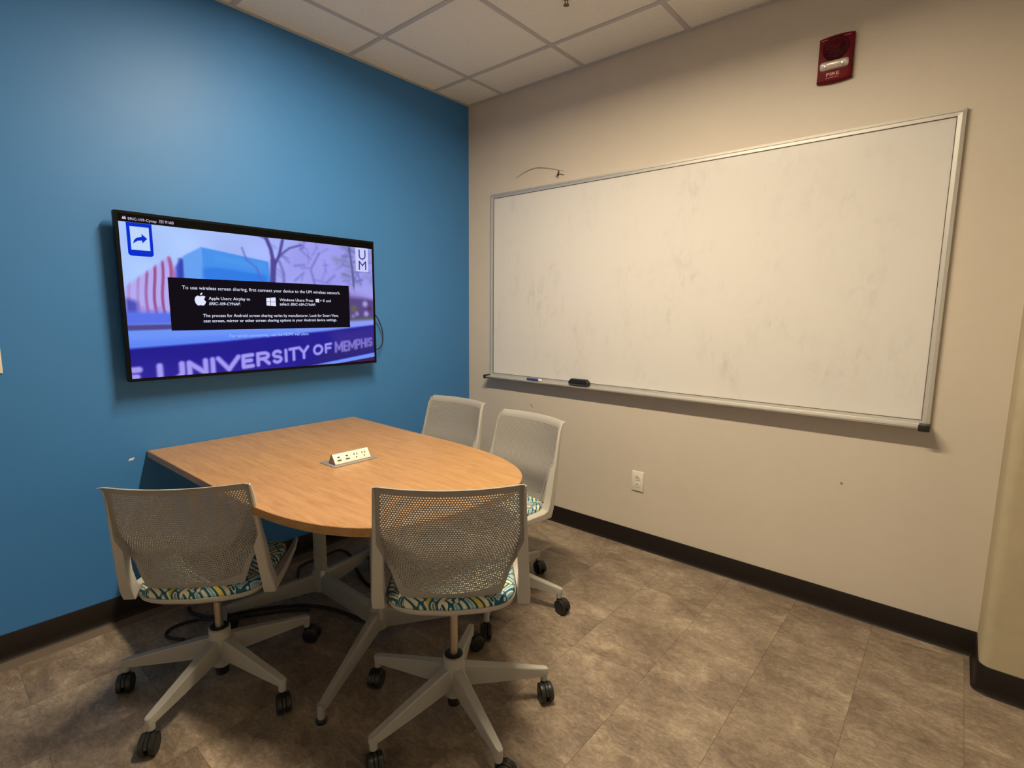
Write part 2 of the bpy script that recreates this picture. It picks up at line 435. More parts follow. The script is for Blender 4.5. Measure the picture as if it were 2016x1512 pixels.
M_RED = mat('red alarm plastic', (.135, .003, .010), .45, spec=.12); M_RED2 = mat('dark red grille', (.055, .0015, .004), .5, spec=.25)
t = thing('fire_alarm', 'red fire alarm horn strobe high on the beige wall', 'fire alarm', (-.0005, -2.185, 2.333), RZ)
W2, HH = .0635, .173
def alarm_outline(k, n=10):
    pts = []
    for i in range(n+1): x = -1+2*i/n; pts.append((x*(W2-k), -.004+k-.006*(1-x*x)))
    for i in range(n+1): x = 1-2*i/n; pts.append((x*(W2-k), HH-k+.006*(1-x*x)-.004))
    return pts
bm = bmesh.new()
loft(bm, [[(x, 0, z) for x, z in alarm_outline(0)], [(x, -.018, z) for x, z in alarm_outline(0)], [(x, -.026, z) for x, z in alarm_outline(.004)], [(x, -.028, z) for x, z in alarm_outline(.009)]])
body = obj('body', bm, M_RED, t)
bm = bmesh.new(); prof = [(.001, -.0005), (.040, -.0005), (.043, .001), (.045, .0035), (.047, .001), (.049, -.001)]
lathe(bm, prof, 36); bmesh.ops.rotate(bm, verts=bm.verts, matrix=Matrix.Rotation(R(90), 3, 'X')); bmesh.ops.translate(bm, verts=bm.verts, vec=(0, -.0285, .118))
M_SLAT = mat('deep red slat', (.085, .002, .006), .5, spec=.12)
gr = obj('horn_grille', bm, M_RED2, t)
for k in range(-5, 6):
    z = k*.0068; hw = math.sqrt(max(.038**2-z*z, 1e-6))
    obj('grille_slat', nbox(-hw, hw, -.0305, -.0285, .118+z-.0014, .118+z+.0014), M_SLAT, gr, smooth=False)
m_lens = mat('clear strobe lens', (.75, .72, .68), .12, .55)
tt = NT(m_lens); tt.bump(tt.noise(tt.obj(), 160, 2), .5, .004)
bm = bmesh.new(); secs = []
for x, k in ((-.053, .3), (-.051, .75), (-.044, 1), (.044, 1), (.051, .75), (.053, .3)):
    secs.append([(x, -.026-.024*k*math.sin(a), .0535+.0185*k*math.cos(a)) for a in [PI*i/8 for i in range(9)]])
obj('strobe_lens', loft(bm, secs), m_lens, t)
for x in (-.03, .032): obj('lens_bracket', nbox(x-.003, x+.003, -.050, -.046, .041, .064, bev=.001), mat('chrome', (.8, .78, .74), .15, 1), t)
fm = text_mesh('FIRE', width=.047, height=.0125, bold=.006, left=-.027, base=.0135)
o = obj('fire_lettering', fm, mat('pale red print', (.72, .42, .36), .5), t, smooth=False); o.location = (0, -.0284, 0)

M_PINK = mat('pink edge highlight', (.42, .12, .12), .4)  # thin pink bars paint the highlights along the raised casing edges
for xa, xb, z in ((-.054, -.030, .158), (.026, .052, .1585), (-.030, .018, .006)):
    obj('edge_highlight', nbox(xa, xb, -.0292, -.0275, z-.0012, z+.0012), M_PINK, t, smooth=False)

t = thing('sprinkler_head', 'small metal sprinkler head hanging from the ceiling panel', 'sprinkler', (-.62, -1.232, H+.004))
M_SPR = mat('dull brass', (.16, .12, .08), .4, .9)
obj('escutcheon', lathe(bmesh.new(), [(.034, 0), (.034, -.003), (.030, -.006), (.018, -.008), (.012, -.008), (.012, 0)]), M_ALU, t)
obj('body', lathe(bmesh.new(), [(.010, 0), (.010, -.014), (.006, -.017)]), M_SPR, t)
for s in (-1, 1): obj('frame_arm', tube(bmesh.new(), [(s*.006, 0, -.013), (s*.011, 0, -.022), (s*.007, 0, -.032), (0, 0, -.037)], .0022), M_SPR, t)
bm = lathe(bmesh.new(), [(.0015, -.036), (.013, -.0375), (.0135, -.039), (.0015, -.0395)])
obj('deflector', bm, M_SPR, t)

# ------------------------------------------------------------------ whiteboard
WL, WH, WZ = 2.411, 1.217, .905
t = thing('whiteboard', 'large smudged whiteboard with aluminium frame on the beige wall', 'whiteboard', (-.0005, -.2219, WZ), RZ)
obj('board', nbox(.012, WL-.012, -.012, 0, .012, WH-.012), M_BOARD, t, smooth=False)
FW = .026
def rail(pts4):
    """mitred frame rail from outer corners a,b to inner corners c,d"""
    (a, b, c, d) = pts4
    bm = bmesh.new()
    def P(p, y): return (p[0], y, p[1])
    mid = lambda p, q, k: (p[0]+(q[0]-p[0])*k, p[1]+(q[1]-p[1])*k)
    A = [P(a, 0), P(a, -.017), P(mid(a, d, .45), -.020), P(mid(a, d, .5), -.0165), P(d, -.0155), P(d, 0)]
    B = [P(b, 0), P(b, -.017), P(mid(b, c, .45), -.020), P(mid(b, c, .5), -.0165), P(c, -.0155), P(c, 0)]
    return loft(bm, [A, B])
o4 = [(0, 0), (WL, 0), (WL, WH), (0, WH)]; i4 = [(FW, FW), (WL-FW, FW), (WL-FW, WH-FW), (FW, WH-FW)]
for k in range(4): obj('frame_rail', rail((o4[k], o4[(k+1) % 4], i4[(k+1) % 4], i4[k])), M_ALU, t, angle=15)
gk = bmesh.new(); e = .0028  # dark strips painting in the shade of the gap between frame and board
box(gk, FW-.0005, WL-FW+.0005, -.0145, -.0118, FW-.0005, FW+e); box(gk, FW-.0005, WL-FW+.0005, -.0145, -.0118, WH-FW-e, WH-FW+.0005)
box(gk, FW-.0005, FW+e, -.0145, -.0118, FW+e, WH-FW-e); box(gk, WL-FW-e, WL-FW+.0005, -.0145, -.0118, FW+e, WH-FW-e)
obj('gap_shade', gk, mat('dark gasket', (.10, .075, .055), .7), t, smooth=False)
bm = bmesh.new(); sec = [(-.016, .012), (-.061, .006), (-.064, .008), (-.067, .007), (-.066, 0), (-.016, -.006)]
loft(bm, [[(x, y, z) for y, z in sec] for x in (.004, WL-.004)])
obj('tray', bm, mat('worn tray aluminium', (.48, .46, .43), .5, .4), t, angle=15)
for x0, x1 in ((-.016, .006), (WL-.034, WL+.004)):
    obj('end_cap', nbox(x0, x1, -.070, -.014, -.010, .016, bev=.003), M_BLACK, t)
# marker and eraser on the tray
ty = lambda d: .012-(d-.016)/.044*.006
mk = at_x(1052, 750, -.044)
t = thing('marker_pen', 'blue dry-erase marker lying on the whiteboard tray', 'marker', (-.044, mk.y, WZ+ty(.044)+.0085), RZ)
bm = cyl(bmesh.new(), .008, .008, -.058, .036, 16); bmesh.ops.rotate(bm, verts=bm.verts, matrix=Matrix.Rotation(R(90), 3, 'Y'))
obj('barrel', bm, mat('blue marker plastic', (.035, .05, .22), .4), t)
bm = lathe(bmesh.new(), [(.0075, .036), (.0085, .037), (.0085, .052), (.006, .0575)], 16); bmesh.ops.rotate(bm, verts=bm.verts, matrix=Matrix.Rotation(R(90), 3, 'Y'))
obj('cap', bm, mat('white marker cap', (.85, .85, .85), .4), t)
ek = at_x(1140, 757, -.040)
t = thing('eraser', 'black whiteboard eraser resting on the tray', 'eraser', (-.040, ek.y, WZ+ty(.040)+.004), RZ)
bm = bmesh.new(); L2 = .066
loft(bm, [[(sx*(L2-a), sy*(.0195-b), z) for sx, sy in ((-1, -1), (1, -1), (1, 1), (-1, 1))] for z, a, b in ((.010, 0, 0), (.020, 0, 0), (.036, .012, .006), (.038, .015, .009))])
obj('handle', bm, M_BLACK, t, angle=25)
obj('felt_pad', nbox(-L2+.002, L2-.002, -.0185, .0185, .0005, .010), mat('grey felt', (.05, .05, .05), 1), t, smooth=False)

# ------------------------------------------------------------------ television
TX1, TX2, TZ1, TZ2 = -2.0732, -.8573, 1.0494, 1.7423
TVW, TVH = TX2-TX1, TZ2-TZ1
tv = thing('television', 'wall-mounted flat television showing a screen-sharing slide', 'television', (TX1, 0, TZ1))
obj('housing', nbox(0, TVW, -.0885, -.055, 0, TVH, bev=.003), mat('black tv casing', (.007, .0065, .0065), .5, spec=.2), tv)
obj('rear_cover', nbox(.22, TVW-.22, -.056, -.030, .05, TVH-.18, bev=.008), M_BLACK, tv)
br = bmesh.new(); box(br, .3, TVW-.3, -.031, -.0005, .20, .26); box(br, .3, TVW-.3, -.031, -.0005, .42, .48)
obj('wall_bracket', br, M_BLACK, tv, smooth=False)
bz = bmesh.new(); b_ = .011
box(bz, 0, TVW, -.0905, -.0885, TVH-b_, TVH); box(bz, 0, TVW, -.0905, -.0885, 0, .013); box(bz, 0, b_, -.0905, -.0885, .013, TVH-b_); box(bz, TVW-b_, TVW, -.0905, -.0885, .013, TVH-b_)
obj('bezel', bz, mat('matt bezel', (.005, .0045, .0045), .5, spec=.06), tv, smooth=False)
obj('side_cable', tube(bmesh.new(), [(TVW-.03, -.045, .30), (TVW+.035, -.036, .278), (TVW+.075, -.030, .225), (TVW+.095, -.026, .16), (TVW+.085, -.028, .10), (TVW+.045, -.035, .073), (TVW-.03, -.045, .07)], .0032), M_RUBBER, tv)

def paint_screen(nx, ny, s0, s1, t0, t1):
    S, Tt = np.meshgrid(np.linspace(s0, s1, nx), np.linspace(t0, t1, ny))
    asp = TVW/TVH
    sm = lambda e, x, wd: np.clip((x-e)/wd+.5, 0, 1)
    img = np.zeros((ny, nx, 3))
    def put(mask, col): img[:] = img*(1-mask[..., None])+np.array(col, float)*mask[..., None]
    def poly(pts, blur):
        """soft convex polygon, counter-clockwise or clockwise"""
        m = np.ones_like(S); n = len(pts); cx = sum(p[0] for p in pts)/n; cy = sum(p[1] for p in pts)/n
        for a, b in zip(pts, pts[1:]+pts[:1]):
            dx, dy = (b[0]-a[0])*asp, b[1]-a[1]; L = math.hypot(dx, dy); nx_, ny_ = -dy/L, dx/L
            d = (S-a[0])*asp*nx_+(Tt-a[1])*ny_
            if (cx-a[0])*asp*nx_+(cy-a[1])*ny_ < 0: d = -d
            m = m*np.clip(d/blur+.5, 0, 1)
        return m
    def stroke(pts, w, blur):
        best = np.full(S.shape, 9.)
        for a, b in zip(pts, pts[1:]):
            ax, ay, bx, by = a[0]*asp, a[1], b[0]*asp, b[1]; dx, dy = bx-ax, by-ay; LL = dx*dx+dy*dy+1e-12
            k = np.clip(((S*asp-ax)*dx+(Tt-ay)*dy)/LL, 0, 1)
            best = np.minimum(best, np.hypot(S*asp-ax-k*dx, Tt-ay-k*dy))
        return np.clip((w-best)/blur+.5, 0, 1)
    rnd = random.Random(4)
    # sky
    left, right = np.array((166, 196, 250.)), np.array((158, 160, 242.))
    img[:] = left+(right-left)*np.clip((S-.2)/.6, 0, 1)[..., None]
    img += (np.sin(S*23+3)*np.sin(Tt*17)*6)[..., None]
    # hazy tree cover on the right
    put(poly([(.50, .60), (1, .60), (1, .95), (.62, .95)], .12)*.55, (150, 145, 232))
    for _ in range(46):
        a = rnd.uniform(.53, .98), rnd.uniform(.62, .92); ang = rnd.uniform(0, PI); l = rnd.uniform(.03, .10)
        put(stroke([a, (a[0]+l*.55*math.cos(ang), a[1]+l*math.sin(ang))], rnd.uniform(.003, .007), .02)*rnd.uniform(.3, .6), (95, 90, 178))
    for _ in range(26):
        a = rnd.uniform(.76, .99), rnd.uniform(.62, .95)
        put(stroke([a, (a[0]+.02, a[1]-.01)], .012, .04)*.4, (110, 118, 150))
    # red striped wing
    wing = poly([(.012, .565), (.150, .757), (.168, .69), (.168, .36), (.012, .36)], .02)
    put(wing, (176, 168, 240))
    ph = (S-.02)/.0245
    put(wing*np.clip(np.sin(ph*2*PI+np.sin(Tt*16)*1.1)*1.4, 0, 1)*np.clip((S-.03)/.06, .25, 1), (150, 78, 140))
    put(stroke([(.149, .745), (.158, .66), (.165, .6)], .008, .02)*.9, (170, 85, 140))
    put(poly([(.010, .50), (.045, .48), (.045, .40), (.010, .40)], .03)*.8, (45, 55, 170))
    # glass building
    put(poly([(.166, .70), (.196, .76), (.196, .52), (.166, .52)], .02), (70, 90, 205))
    put(stroke([(.185, .74), (.180, .60)], .012, .02)*.8, (28, 52, 165))
    put(poly([(.195, .768), (.255, .832), (.258, .60), (.195, .60)], .012), (96, 158, 240))
    put(poly([(.255, .832), (.500, .772), (.505, .60), (.256, .60)], .012), (62, 142, 234))
    put(poly([(.256, .70), (.300, .715), (.40, .70), (.49, .68), (.50, .58), (.256, .58)], .03)*.85, (34, 118, 226))
    put(poly([(.30, .79), (.49, .75), (.49, .72), (.30, .75)], .03)*.4, (80, 158, 240))
    # big bare tree
    tr = (74, 66, 148)
    put(stroke([(.512, .60), (.517, .70), (.520, .78)], .020, .014), tr)
    put(stroke([(.520, .77), (.512, .86), (.492, .95)], .013, .014), tr)
    put(stroke([(.520, .74), (.545, .82), (.562, .93)], .010, .014), tr)
    put(stroke([(.545, .82), (.59, .88), (.64, .91)], .006, .014)*.9, tr)
    put(stroke([(.492, .93), (.46, .95)], .006, .014)*.8, tr)
    put(stroke([(.47, .63), (.45, .73), (.415, .77), (.40, .85)], .006, .014)*.7, (88, 92, 190))
    put(stroke([(.56, .60), (.56, .70), (.545, .78)], .008, .02)*.6, tr)
    put(stroke([(.70, .60), (.68, .74), (.72, .86)], .006, .02)*.5, tr)
    put(stroke([(.89, .55), (.885, .72), (.87, .93)], .008, .016)*.9, (70, 72, 130))
    for k in range(7): put(stroke([(.885, .66+.04*k), (.885+(-1)**k*.05, .685+.035*k)], .006, .025)*.7, (88, 100, 140))
    # people and hedge on the right
    put(poly([(.80, .345), (1, .35), (1, .53), (.86, .60), (.80, .60)], .05), (82, 64, 130))
    put(poly([(.86, .545), (1, .53), (1, .61), (.86, .62)], .04)*.8, (160, 155, 235))
    for a, c, rr in (((.885, .45), (95, 95, 80), .03), ((.90, .41), (170, 160, 235), .014), ((.945, .49), (185, 175, 240), .022), ((.95, .41), (185, 175, 240), .02), ((.88, .39), (150, 140, 225), .012), ((.97, .45), (70, 45, 90), .02)):
        put(stroke([a, a], rr, .03)*.85, c)
    put(poly([(.86, .35), (1, .36), (1, .385), (.86, .375)], .02)*.8, (80, 95, 80))
    # lawn and wall ledge
    put(poly([(.0, .335), (.20, .345), (.20, .415), (0, .42)], .03), (84, 110, 232))
    put(stroke([(.055, .44), (.085, .42), (.11, .44)], .008, .03)*.6, (130, 110, 220))
    put(poly([(0, .30), (.2, .31), (.2, .345), (0, .34)], .014), (72, 66, 140))
    # pale band over the sign
    put(np.maximum(poly([(-.1, .305), (.55, .315), (.55, .15), (-.1, .1)], .016), poly([(.50, .313), (1.1, .365), (1.1, .20), (.50, .15)], .016)), (104, 146, 248))
    put(poly([(.6, .33), (1.1, .37), (1.1, .31), (.6, .29)], .03)*.7, (150, 155, 245))
    put(poly([(-.1, .24), (.5, .27), (.5, .20), (-.1, .16)], .04)*.4, (72, 112, 236))
    # sign face
    put(np.maximum.reduce([poly([(-.1, .190), (.40, .230), (.40, -.3), (-.1, -.3)], .018), poly([(.30, .222), (.76, .279), (.76, -.3), (.30, -.3)], .018), poly([(.68, .266), (1.1, .335), (1.1, -.3), (.68, -.3)], .018)]), (16, 12, 142))
    put(poly([(.75, .26), (1.1, .32), (1.1, .12), (.80, .12)], .06)*.55, (62, 44, 140))
    put(poly([(-.1, .12), (.6, .05), (.6, -.2), (-.1, -.2)], .12)*.5, (54, 40, 160))
    put(poly([(.80, .16), (1.1, .19), (1.1, .10), (.62, .02)], .05)*.5, (46, 34, 96))
    # pale stripe low right, dark corner
    put(poly([(.60, .004), (1.05, .100), (1.05, .056), (.73, .004)], .012), (110, 146, 248))
    put(poly([(.70, .0), (1.05, .062), (1.05, -.2), (.72, -.2)], .01), (44, 18, 70))
    # big letters, drawn as soft strokes
    bs = [.012, .092, .185, .301, .380, .437, .500, .553, .634, .682, .731, .782, .841, .976]
    bb = [-.03, -.030, .000, .020, .034, .042, .052, .058, .074, .092, .106, .106, .114, .145]
    bt = [.078, .097, .104, .123, .127, .136, .146, .152, .170, .173, .177, .188, .193, .213]
    base = lambda s: float(np.interp(s, bs, bb)); top = lambda s: float(np.interp(s, bs, bt))
    arc = lambda cx, cy, rx, ry, a0, a1, n=10: [(cx+rx*math.cos(R(a0+(a1-a0)*i/n)), cy+ry*math.sin(R(a0+(a1-a0)*i/n))) for i in range(n+1)]
    G = {'U': [[(0, 1), (0, .35)]+arc(.5, .35, .5, .35, 180, 360)+[(1, 1)]], 'N': [[(0, 0), (0, 1), (1, 0), (1, 1)]], 'I': [[(.5, 0), (.5, 1)]], 'V': [[(0, 1), (.5, 0), (1, 1)]],
         'E': [[(1, 1), (0, 1), (0, 0), (1, 0)], [(0, .52), (.85, .52)]], 'R': [[(0, 0), (0, 1), (.55, 1)]+arc(.55, .75, .42, .25, 90, -90)+[(0, .5)], [(.5, .5), (1, 0)]],
         'S': [arc(.5, .75, .45, .25, 30, 270)+arc(.5, .25, .45, .25, 90, -150)], 'T': [[(0, 1), (1, 1)], [(.5, 1), (.5, 0)]], 'Y': [[(0, 1), (.5, .48), (1, 1)], [(.5, .48), (.5, 0)]],
         'O': [arc(.5, .5, .5, .5, 0, 360, 20)], 'F': [[(1, 1), (0, 1), (0, 0)], [(0, .52), (.85, .52)]], 'M': [[(0, 0), (0, 1), (.5, .25), (1, 1), (1, 0)]], 'P': [[(0, 0), (0, 1), (.55, 1)]+arc(.55, .72, .42, .28, 90, -90)+[(0, .44)]],
         'H': [[(0, 0), (0, 1)], [(1, 0), (1, 1)], [(0, .5), (1, .5)]]}
    spans = [('E', -.02, .032), ('U', .094, .164), ('N', .188, .243), ('I', .262, .274), ('V', .288, .362), ('E', .380, .415), ('R', .437, .480), ('S', .499, .533), ('I', .549, .557), ('T', .570, .604), ('Y', .612, .652),
             ('O', .680, .718), ('F', .736, .762), ('M', .785, .818), ('E', .828, .845), ('M', .853, .885), ('P', .893, .912), ('H', .920, .940), ('I', .947, .951), ('S', .958, .977)]
    lay = np.zeros_like(S)
    for ch, a, b in spans:
        hw = np.interp(a, [0, .3, .5, .7, .95], [.019, .016, .0125, .0105, .0075])
        for st in G[ch]:
            pts = []
            for x, y in st:
                s = a+(b-a)*x; z0, z1 = base(s)+hw*.6, top(s)-hw*.6; pts.append((s, z0+(z1-z0)*y))
            if len(pts) == 1: pts = pts*2
            lay = np.maximum(lay, stroke(pts, hw, .016 if a < .35 or a > .76 else .012)*(.92 if a < .77 else .72))
    put(lay, (172, 162, 246))
    return np.clip(img, 0, 255)/255

NX, NY = 420, 236
s0, s1, t0, t1 = .0105, .9895, .018, .9385
img = paint_screen(NX, NY, s0, s1, t0, t1)
lin = np.where(img <= .04045, img/12.92, ((img+.055)/1.055)**2.4)
X, Z = np.meshgrid(np.linspace(s0, s1, NX)*TVW, np.linspace(t0, t1, NY)*TVH)
co = np.stack([X, np.full_like(X, -.0891), Z], -1).reshape(-1, 3)
ii = np.arange(NY*NX).reshape(NY, NX)
faces = np.stack([ii[:-1, :-1], ii[:-1, 1:], ii[1:, 1:], ii[1:, :-1]], -1).reshape(-1, 4)
me = bpy.data.meshes.new('screen_picture'); me.vertices.add(len(co)); me.vertices.foreach_set('co', co.ravel())
me.loops.add(faces.size); me.loops.foreach_set('vertex_index', faces.ravel().astype(np.int32))
me.polygons.add(len(faces)); me.polygons.foreach_set('loop_start', np.arange(0, faces.size, 4, dtype=np.int32)); me.update()
ca = me.color_attributes.new('picture', 'FLOAT_COLOR', 'POINT')
ca.data.foreach_set('color', np.concatenate([lin.reshape(-1, 3), np.ones((len(co), 1))], 1).ravel().astype(np.float32))
M_SCR = mat('lit screen', (0, 0, 0), .35, spec=.3); tt = NT(M_SCR)
at = tt.new('Attribute', attribute_name='picture'); tt.link(at.outputs['Color'], tt.b.inputs['Emission Color']); tt.b.inputs['Emission Strength'].default_value = 1.0
obj('screen_picture', nbox(b_, TVW-b_, -.0889, -.0885, .013, TVH-b_), mat('dark screen', (.003, .003, .003), .5, spec=.02), tv, smooth=False).name = 'screen'
pic = obj('screen_picture', me, M_SCR, tv, smooth=False)
def glow(name, c, k=1): return mat(name, (0, 0, 0), .5, spec=0, emit=s2l(c), estr=k)
M_TXT = glow('white screen text', (226, 232, 255)); M_DIM = glow('pale screen text', (172, 196, 255)); M_STAT = glow('status text', (205, 190, 225))
M_PAN = glow('black slide panel', (20, 14, 22)); M_ICON = glow('blue icon', (12, 48, 205)); M_ICON2 = glow('icon paper', (190, 215, 252)); M_UMB = glow('logo navy', (38, 52, 140))
def flat(name, pts, y, m, parent=None):
    bm = bmesh.new(); f = bm.faces.new([bm.verts.new((s*TVW, y, z*TVH)) for s, z in pts]); bm.normal_update()
    if f.normal.y > 0: f.normal_flip()
    return obj(name, bm, m, parent or tv, smooth=False)
def rect(a, b, c, d): return [(a, c), (b, c), (b, d), (a, d)]
def stext(body, sa, sb, base, m, bold=.008, shear=0, y=-.0899, parent=None, height=None, name='slide_text'):
    mm = text_mesh(body, width=(sb-sa)*TVW, height=height*TVH if height else None, bold=bold, shear=shear, left=sa*TVW, base=base*TVH)
    o = obj(name, mm, m, parent or tv, smooth=False); o.location = (0, y, 0); return o
panel = flat('slide_panel', rect(.140, .8615, .3025, .6315), -.0895, M_PAN)
stext('To use wireless screen sharing, first connect your device to the UM wireless network.', .183, .816, .562, M_TXT, .0008, parent=panel)
stext('Apple Users: Airplay to', .269, .419, .499, M_TXT, .005, parent=panel)
stext('ERIC-109-CYNAP.', .269, .381, .465, M_TXT, .010, .25, parent=panel)
stext('Windows Users: Press', .537, .685, .500, M_TXT, .005, parent=panel)
stext('+ K and', .7165, .768, .500, M_TXT, .005, parent=panel)
stext('select', .537, .578, .469, M_TXT, .005, parent=panel)
stext('ERIC-109-CYNAP.', .583, .695, .469, M_TXT, .010, .25, parent=panel)
stext('The process for Android screen sharing varies by manufacturer. Look for Smart View,', .246, .804, .387, M_TXT, .005, parent=panel)
stext('cast screen, mirror or other screen sharing options in your Android device settings.', .246, .795, .353, M_TXT, .005, parent=panel)
stext('For wired connectivity, use the HDMI wall plate.', .335, .659, .250, M_DIM, .001)
stext('ERIC-109-Cynap', .038, .120, .951, M_STAT, .008, name='status_text')
stext('9160', .145, .172, .953, M_STAT, .008, name='status_text')
flat('status_icon', rect(.0215, .0325, .953, .962), -.0899, M_STAT)
flat('status_icon', rect(.0235, .0265, .962, .968), -.0899, M_STAT); flat('status_icon', rect(.0285, .0315, .962, .969), -.0899, M_STAT)
for a in (rect(.1285, .141, .953, .955), rect(.1285, .141, .968, .970), rect(.1285, .1295, .955, .968), rect(.140, .141, .955, .968), rect(.1325, .137, .959, .964)):
    flat('status_icon', a, -.0899, M_STAT)
# share icon
k = TVW/TVH
pt = [(x/TVW, z/TVH) for x, z in rrect(.0675*TVW, .861*TVH, .0735*TVW, .229*TVH, .012)]
ic = flat('share_icon', [(s, min(z, .938)) for s, z in pt], -.0895, M_ICON)
flat('icon_paper', rect(.0405, .0950, .7815, .916), -.0898, M_ICON2, ic)
flat('icon_arrow', [(.0465, .817), (.0500, .838), (.0580, .853), (.0725, .860), (.0725, .877), (.0885, .851), (.0735, .822), (.0730, .838), (.0600, .835)], -.0901, M_ICON, ic)
# logo tile
lg = flat('logo_tile', rect(.901, .968, .751, .9385), -.0895, glow('logo paper', (205, 205, 250)))
stext('U', .918, .955, .848, M_UMB, 0, y=-.0898, parent=lg, height=.076, name='logo_letter')
stext('M', .917, .957, .765, M_UMB, 0, y=-.0898, parent=lg, height=.070, name='logo_letter')
stext('of', .933, .943, .838, M_UMB, 0, y=-.0898, parent=lg, name='logo_letter')
# apple mark: body with bite, leaf
def apple(cx, cz, h):
    k = h/1.0; P = [(0, .58), (.12, .62), (.25, .64), (.40, .60), (.47, .54), (.36, .42), (.34, .28), (.40, .16), (.50, .10), (.40, -.14), (.27, -.28), (.16, -.29), (0, -.25), (-.16, -.29), (-.27, -.28), (-.42, -.10), (-.50, .16), (-.48, .38), (-.38, .56), (-.24, .64), (-.12, .62)]
    return [(cx+x*.80*k/TVW, cz+(z-.17)*.80*k/TVH) for x, z in P], [(cx+x*.80*k/TVW, cz+(z-.17)*.80*k/TVH) for x, z in [(.0, .68), (.02, .80), (.10, .90), (.22, .95), (.20, .82), (.12, .72)]]
a, l = apple(.2405, .492, .058); flat('fruit_mark', a, -.0899, M_TXT, panel); flat('fruit_leaf', l, -.0899, M_TXT, panel)
def panes(cs, cz, w, h):
    for i in (0, 1):
        for j in (0, 1):
            f = lambda u, v: (cs+(u-.5)*w, cz+(v-.5)*h*(.84+.16*u))
            u0, u1 = (.0, .40) if i == 0 else (.45, 1); v0, v1 = (0, .475) if j == 0 else (.525, 1)
            flat('pane_mark', [f(u0, v0), f(u1, v0), f(u1, v1), f(u0, v1)], -.0899, M_TXT, panel)
panes(.502, .4935, .038, .062); panes(.7045, .509, .0165, .027)

# ------------------------------------------------------------------ table
TZ, TT = .7305, .028
def table_outline(k=0):
    c = -1.49; Lx, pts = [], []
    ym = .70; ye = 1.547
    half = [(.5215-k, k)]
    half.append((.514-k, .35)); half.append((.508-k, ym))
    for i in range(1, 33):
        a = PI/2*i/32; cs, sn = math.cos(a), math.sin(a); e = 2/2.95
        half.append(((.508-k)*max(cs, 0)**e if i < 32 else 0, ym+(ye-ym-k)*sn**e))
    sk = lambda y: -.011*(y/1.5)          # the free end sits a centimetre to the left
    right = [(c+x+sk(y), -.004-y) for x, y in half]; left = [(c-x+sk(y), -.004-y) for x, y in half[:-1]]
    return right+left[::-1]
tb = thing('conference_table', 'rounded oak laminate table against the blue wall', 'table', (0, 0, 0))
bm = bmesh.new(); O0, O1 = table_outline(.0012), table_outline(.0024)
loft(bm, [[(x, y, TZ-TT+.002) for x, y in O0], [(x, y, TZ-.0012) for x, y in O0], [(x, y, TZ) for x, y in O1]])
obj('tabletop', bm, M_WOOD, tb, angle=40)
bm = bmesh.new(); E0 = table_outline(0); n = len(E0)
a = [bm.verts.new((x, y, TZ-TT)) for x, y in E0]; b = [bm.verts.new((x, y, TZ-.0014)) for x, y in E0]
for i in range(n): bm.faces.new((a[i], a[(i+1) % n], b[(i+1) % n], b[i]))
bm.faces.new(a[::-1]); bmesh.ops.recalc_face_normals(bm, faces=bm.faces[:])
# band is open on top: give it a rim that meets the top
c2 = [bm.verts.new((x, y, TZ-.0012)) for x, y in O0]
for i in range(n): bm.faces.new((b[i], b[(i+1) % n], c2[(i+1) % n], c2[i]))
obj('edge_band', bm, M_EDGE, tb, angle=40)
HUBS = [(-1.49, -.505), (-1.49, -.958)]
def blade(p, q, z0=(.050, .135), z1=(.040, .072), w0=.020, w1=.012):
    p, q = Vector((*p, 0)), Vector((*q, 0)); d = (q-p).normalized(); s = Vector((-d.y, d.x, 0)); secs = []
    L = (q-p).length
    for k in (0, .5, .93, 1.0):
        c = p+(q-p)*k; lo, hi = z0[0]+(z1[0]-z0[0])*k, z0[1]+(z1[1]-z0[1])*k; w = w0+(w1-w0)*k
        if k == 1.0: hi -= .004
        pr = [(-w, lo), (w, lo), (w*1.05, hi-.012), (w*.55, hi), (-w*.55, hi), (-w*1.05, hi-.012)]
        secs.append([c+s*x+Vector((0, 0, z)) for x, z in pr])
    return loft(bmesh.new(), secs)
for (hx, hy), yt in zip(HUBS, (-.365, -1.204)):
    obj('post', lathe(bmesh.new(), [(.029, .13), (.029, TZ-TT-.012)], 24, (hx, hy)), M_TMETAL, tb)
    obj('hub', lathe(bmesh.new(), [(.030, .042), (.038, .048), (.040, .13), (.034, .142), (.029, .146)], 24, (hx, hy)), M_TMETAL, tb)
    obj('top_bracket', nbox(hx-.22, hx+.22, hy-.04, hy+.04, TZ-TT-.014, TZ-TT-.0005, bev=.003), M_TMETAL, tb)
    for s in (-1, 1):
        q = (hx+s*.402, yt+(.0 if hy < -.6 else .0))
        obj('foot', blade((hx, hy), q), M_TMETAL, tb)
        bm = cyl(bmesh.new(), .0125, .0125, .016, .066, 16, q); obj('foot_stub', bm, M_TMETAL, tb)
        bm = lathe(bmesh.new(), [(.017, 0), (.019, .004), (.019, .012), (.013, .017)], 18, q); obj('glide', bm, M_BLACK, tb)
obj('stretcher', blade(HUBS[0], HUBS[1], (.050, .135), (.050, .135), .02, .02), M_TMETAL, tb)
for (hx, hy) in HUBS:
    obj('cap', lathe(bmesh.new(), [(.009, .10), (.009, .15), (.006, .153)], 14, (hx-.012, hy-.036)), M_WHITEPL if hy > -.6 else M_GREY, tb)

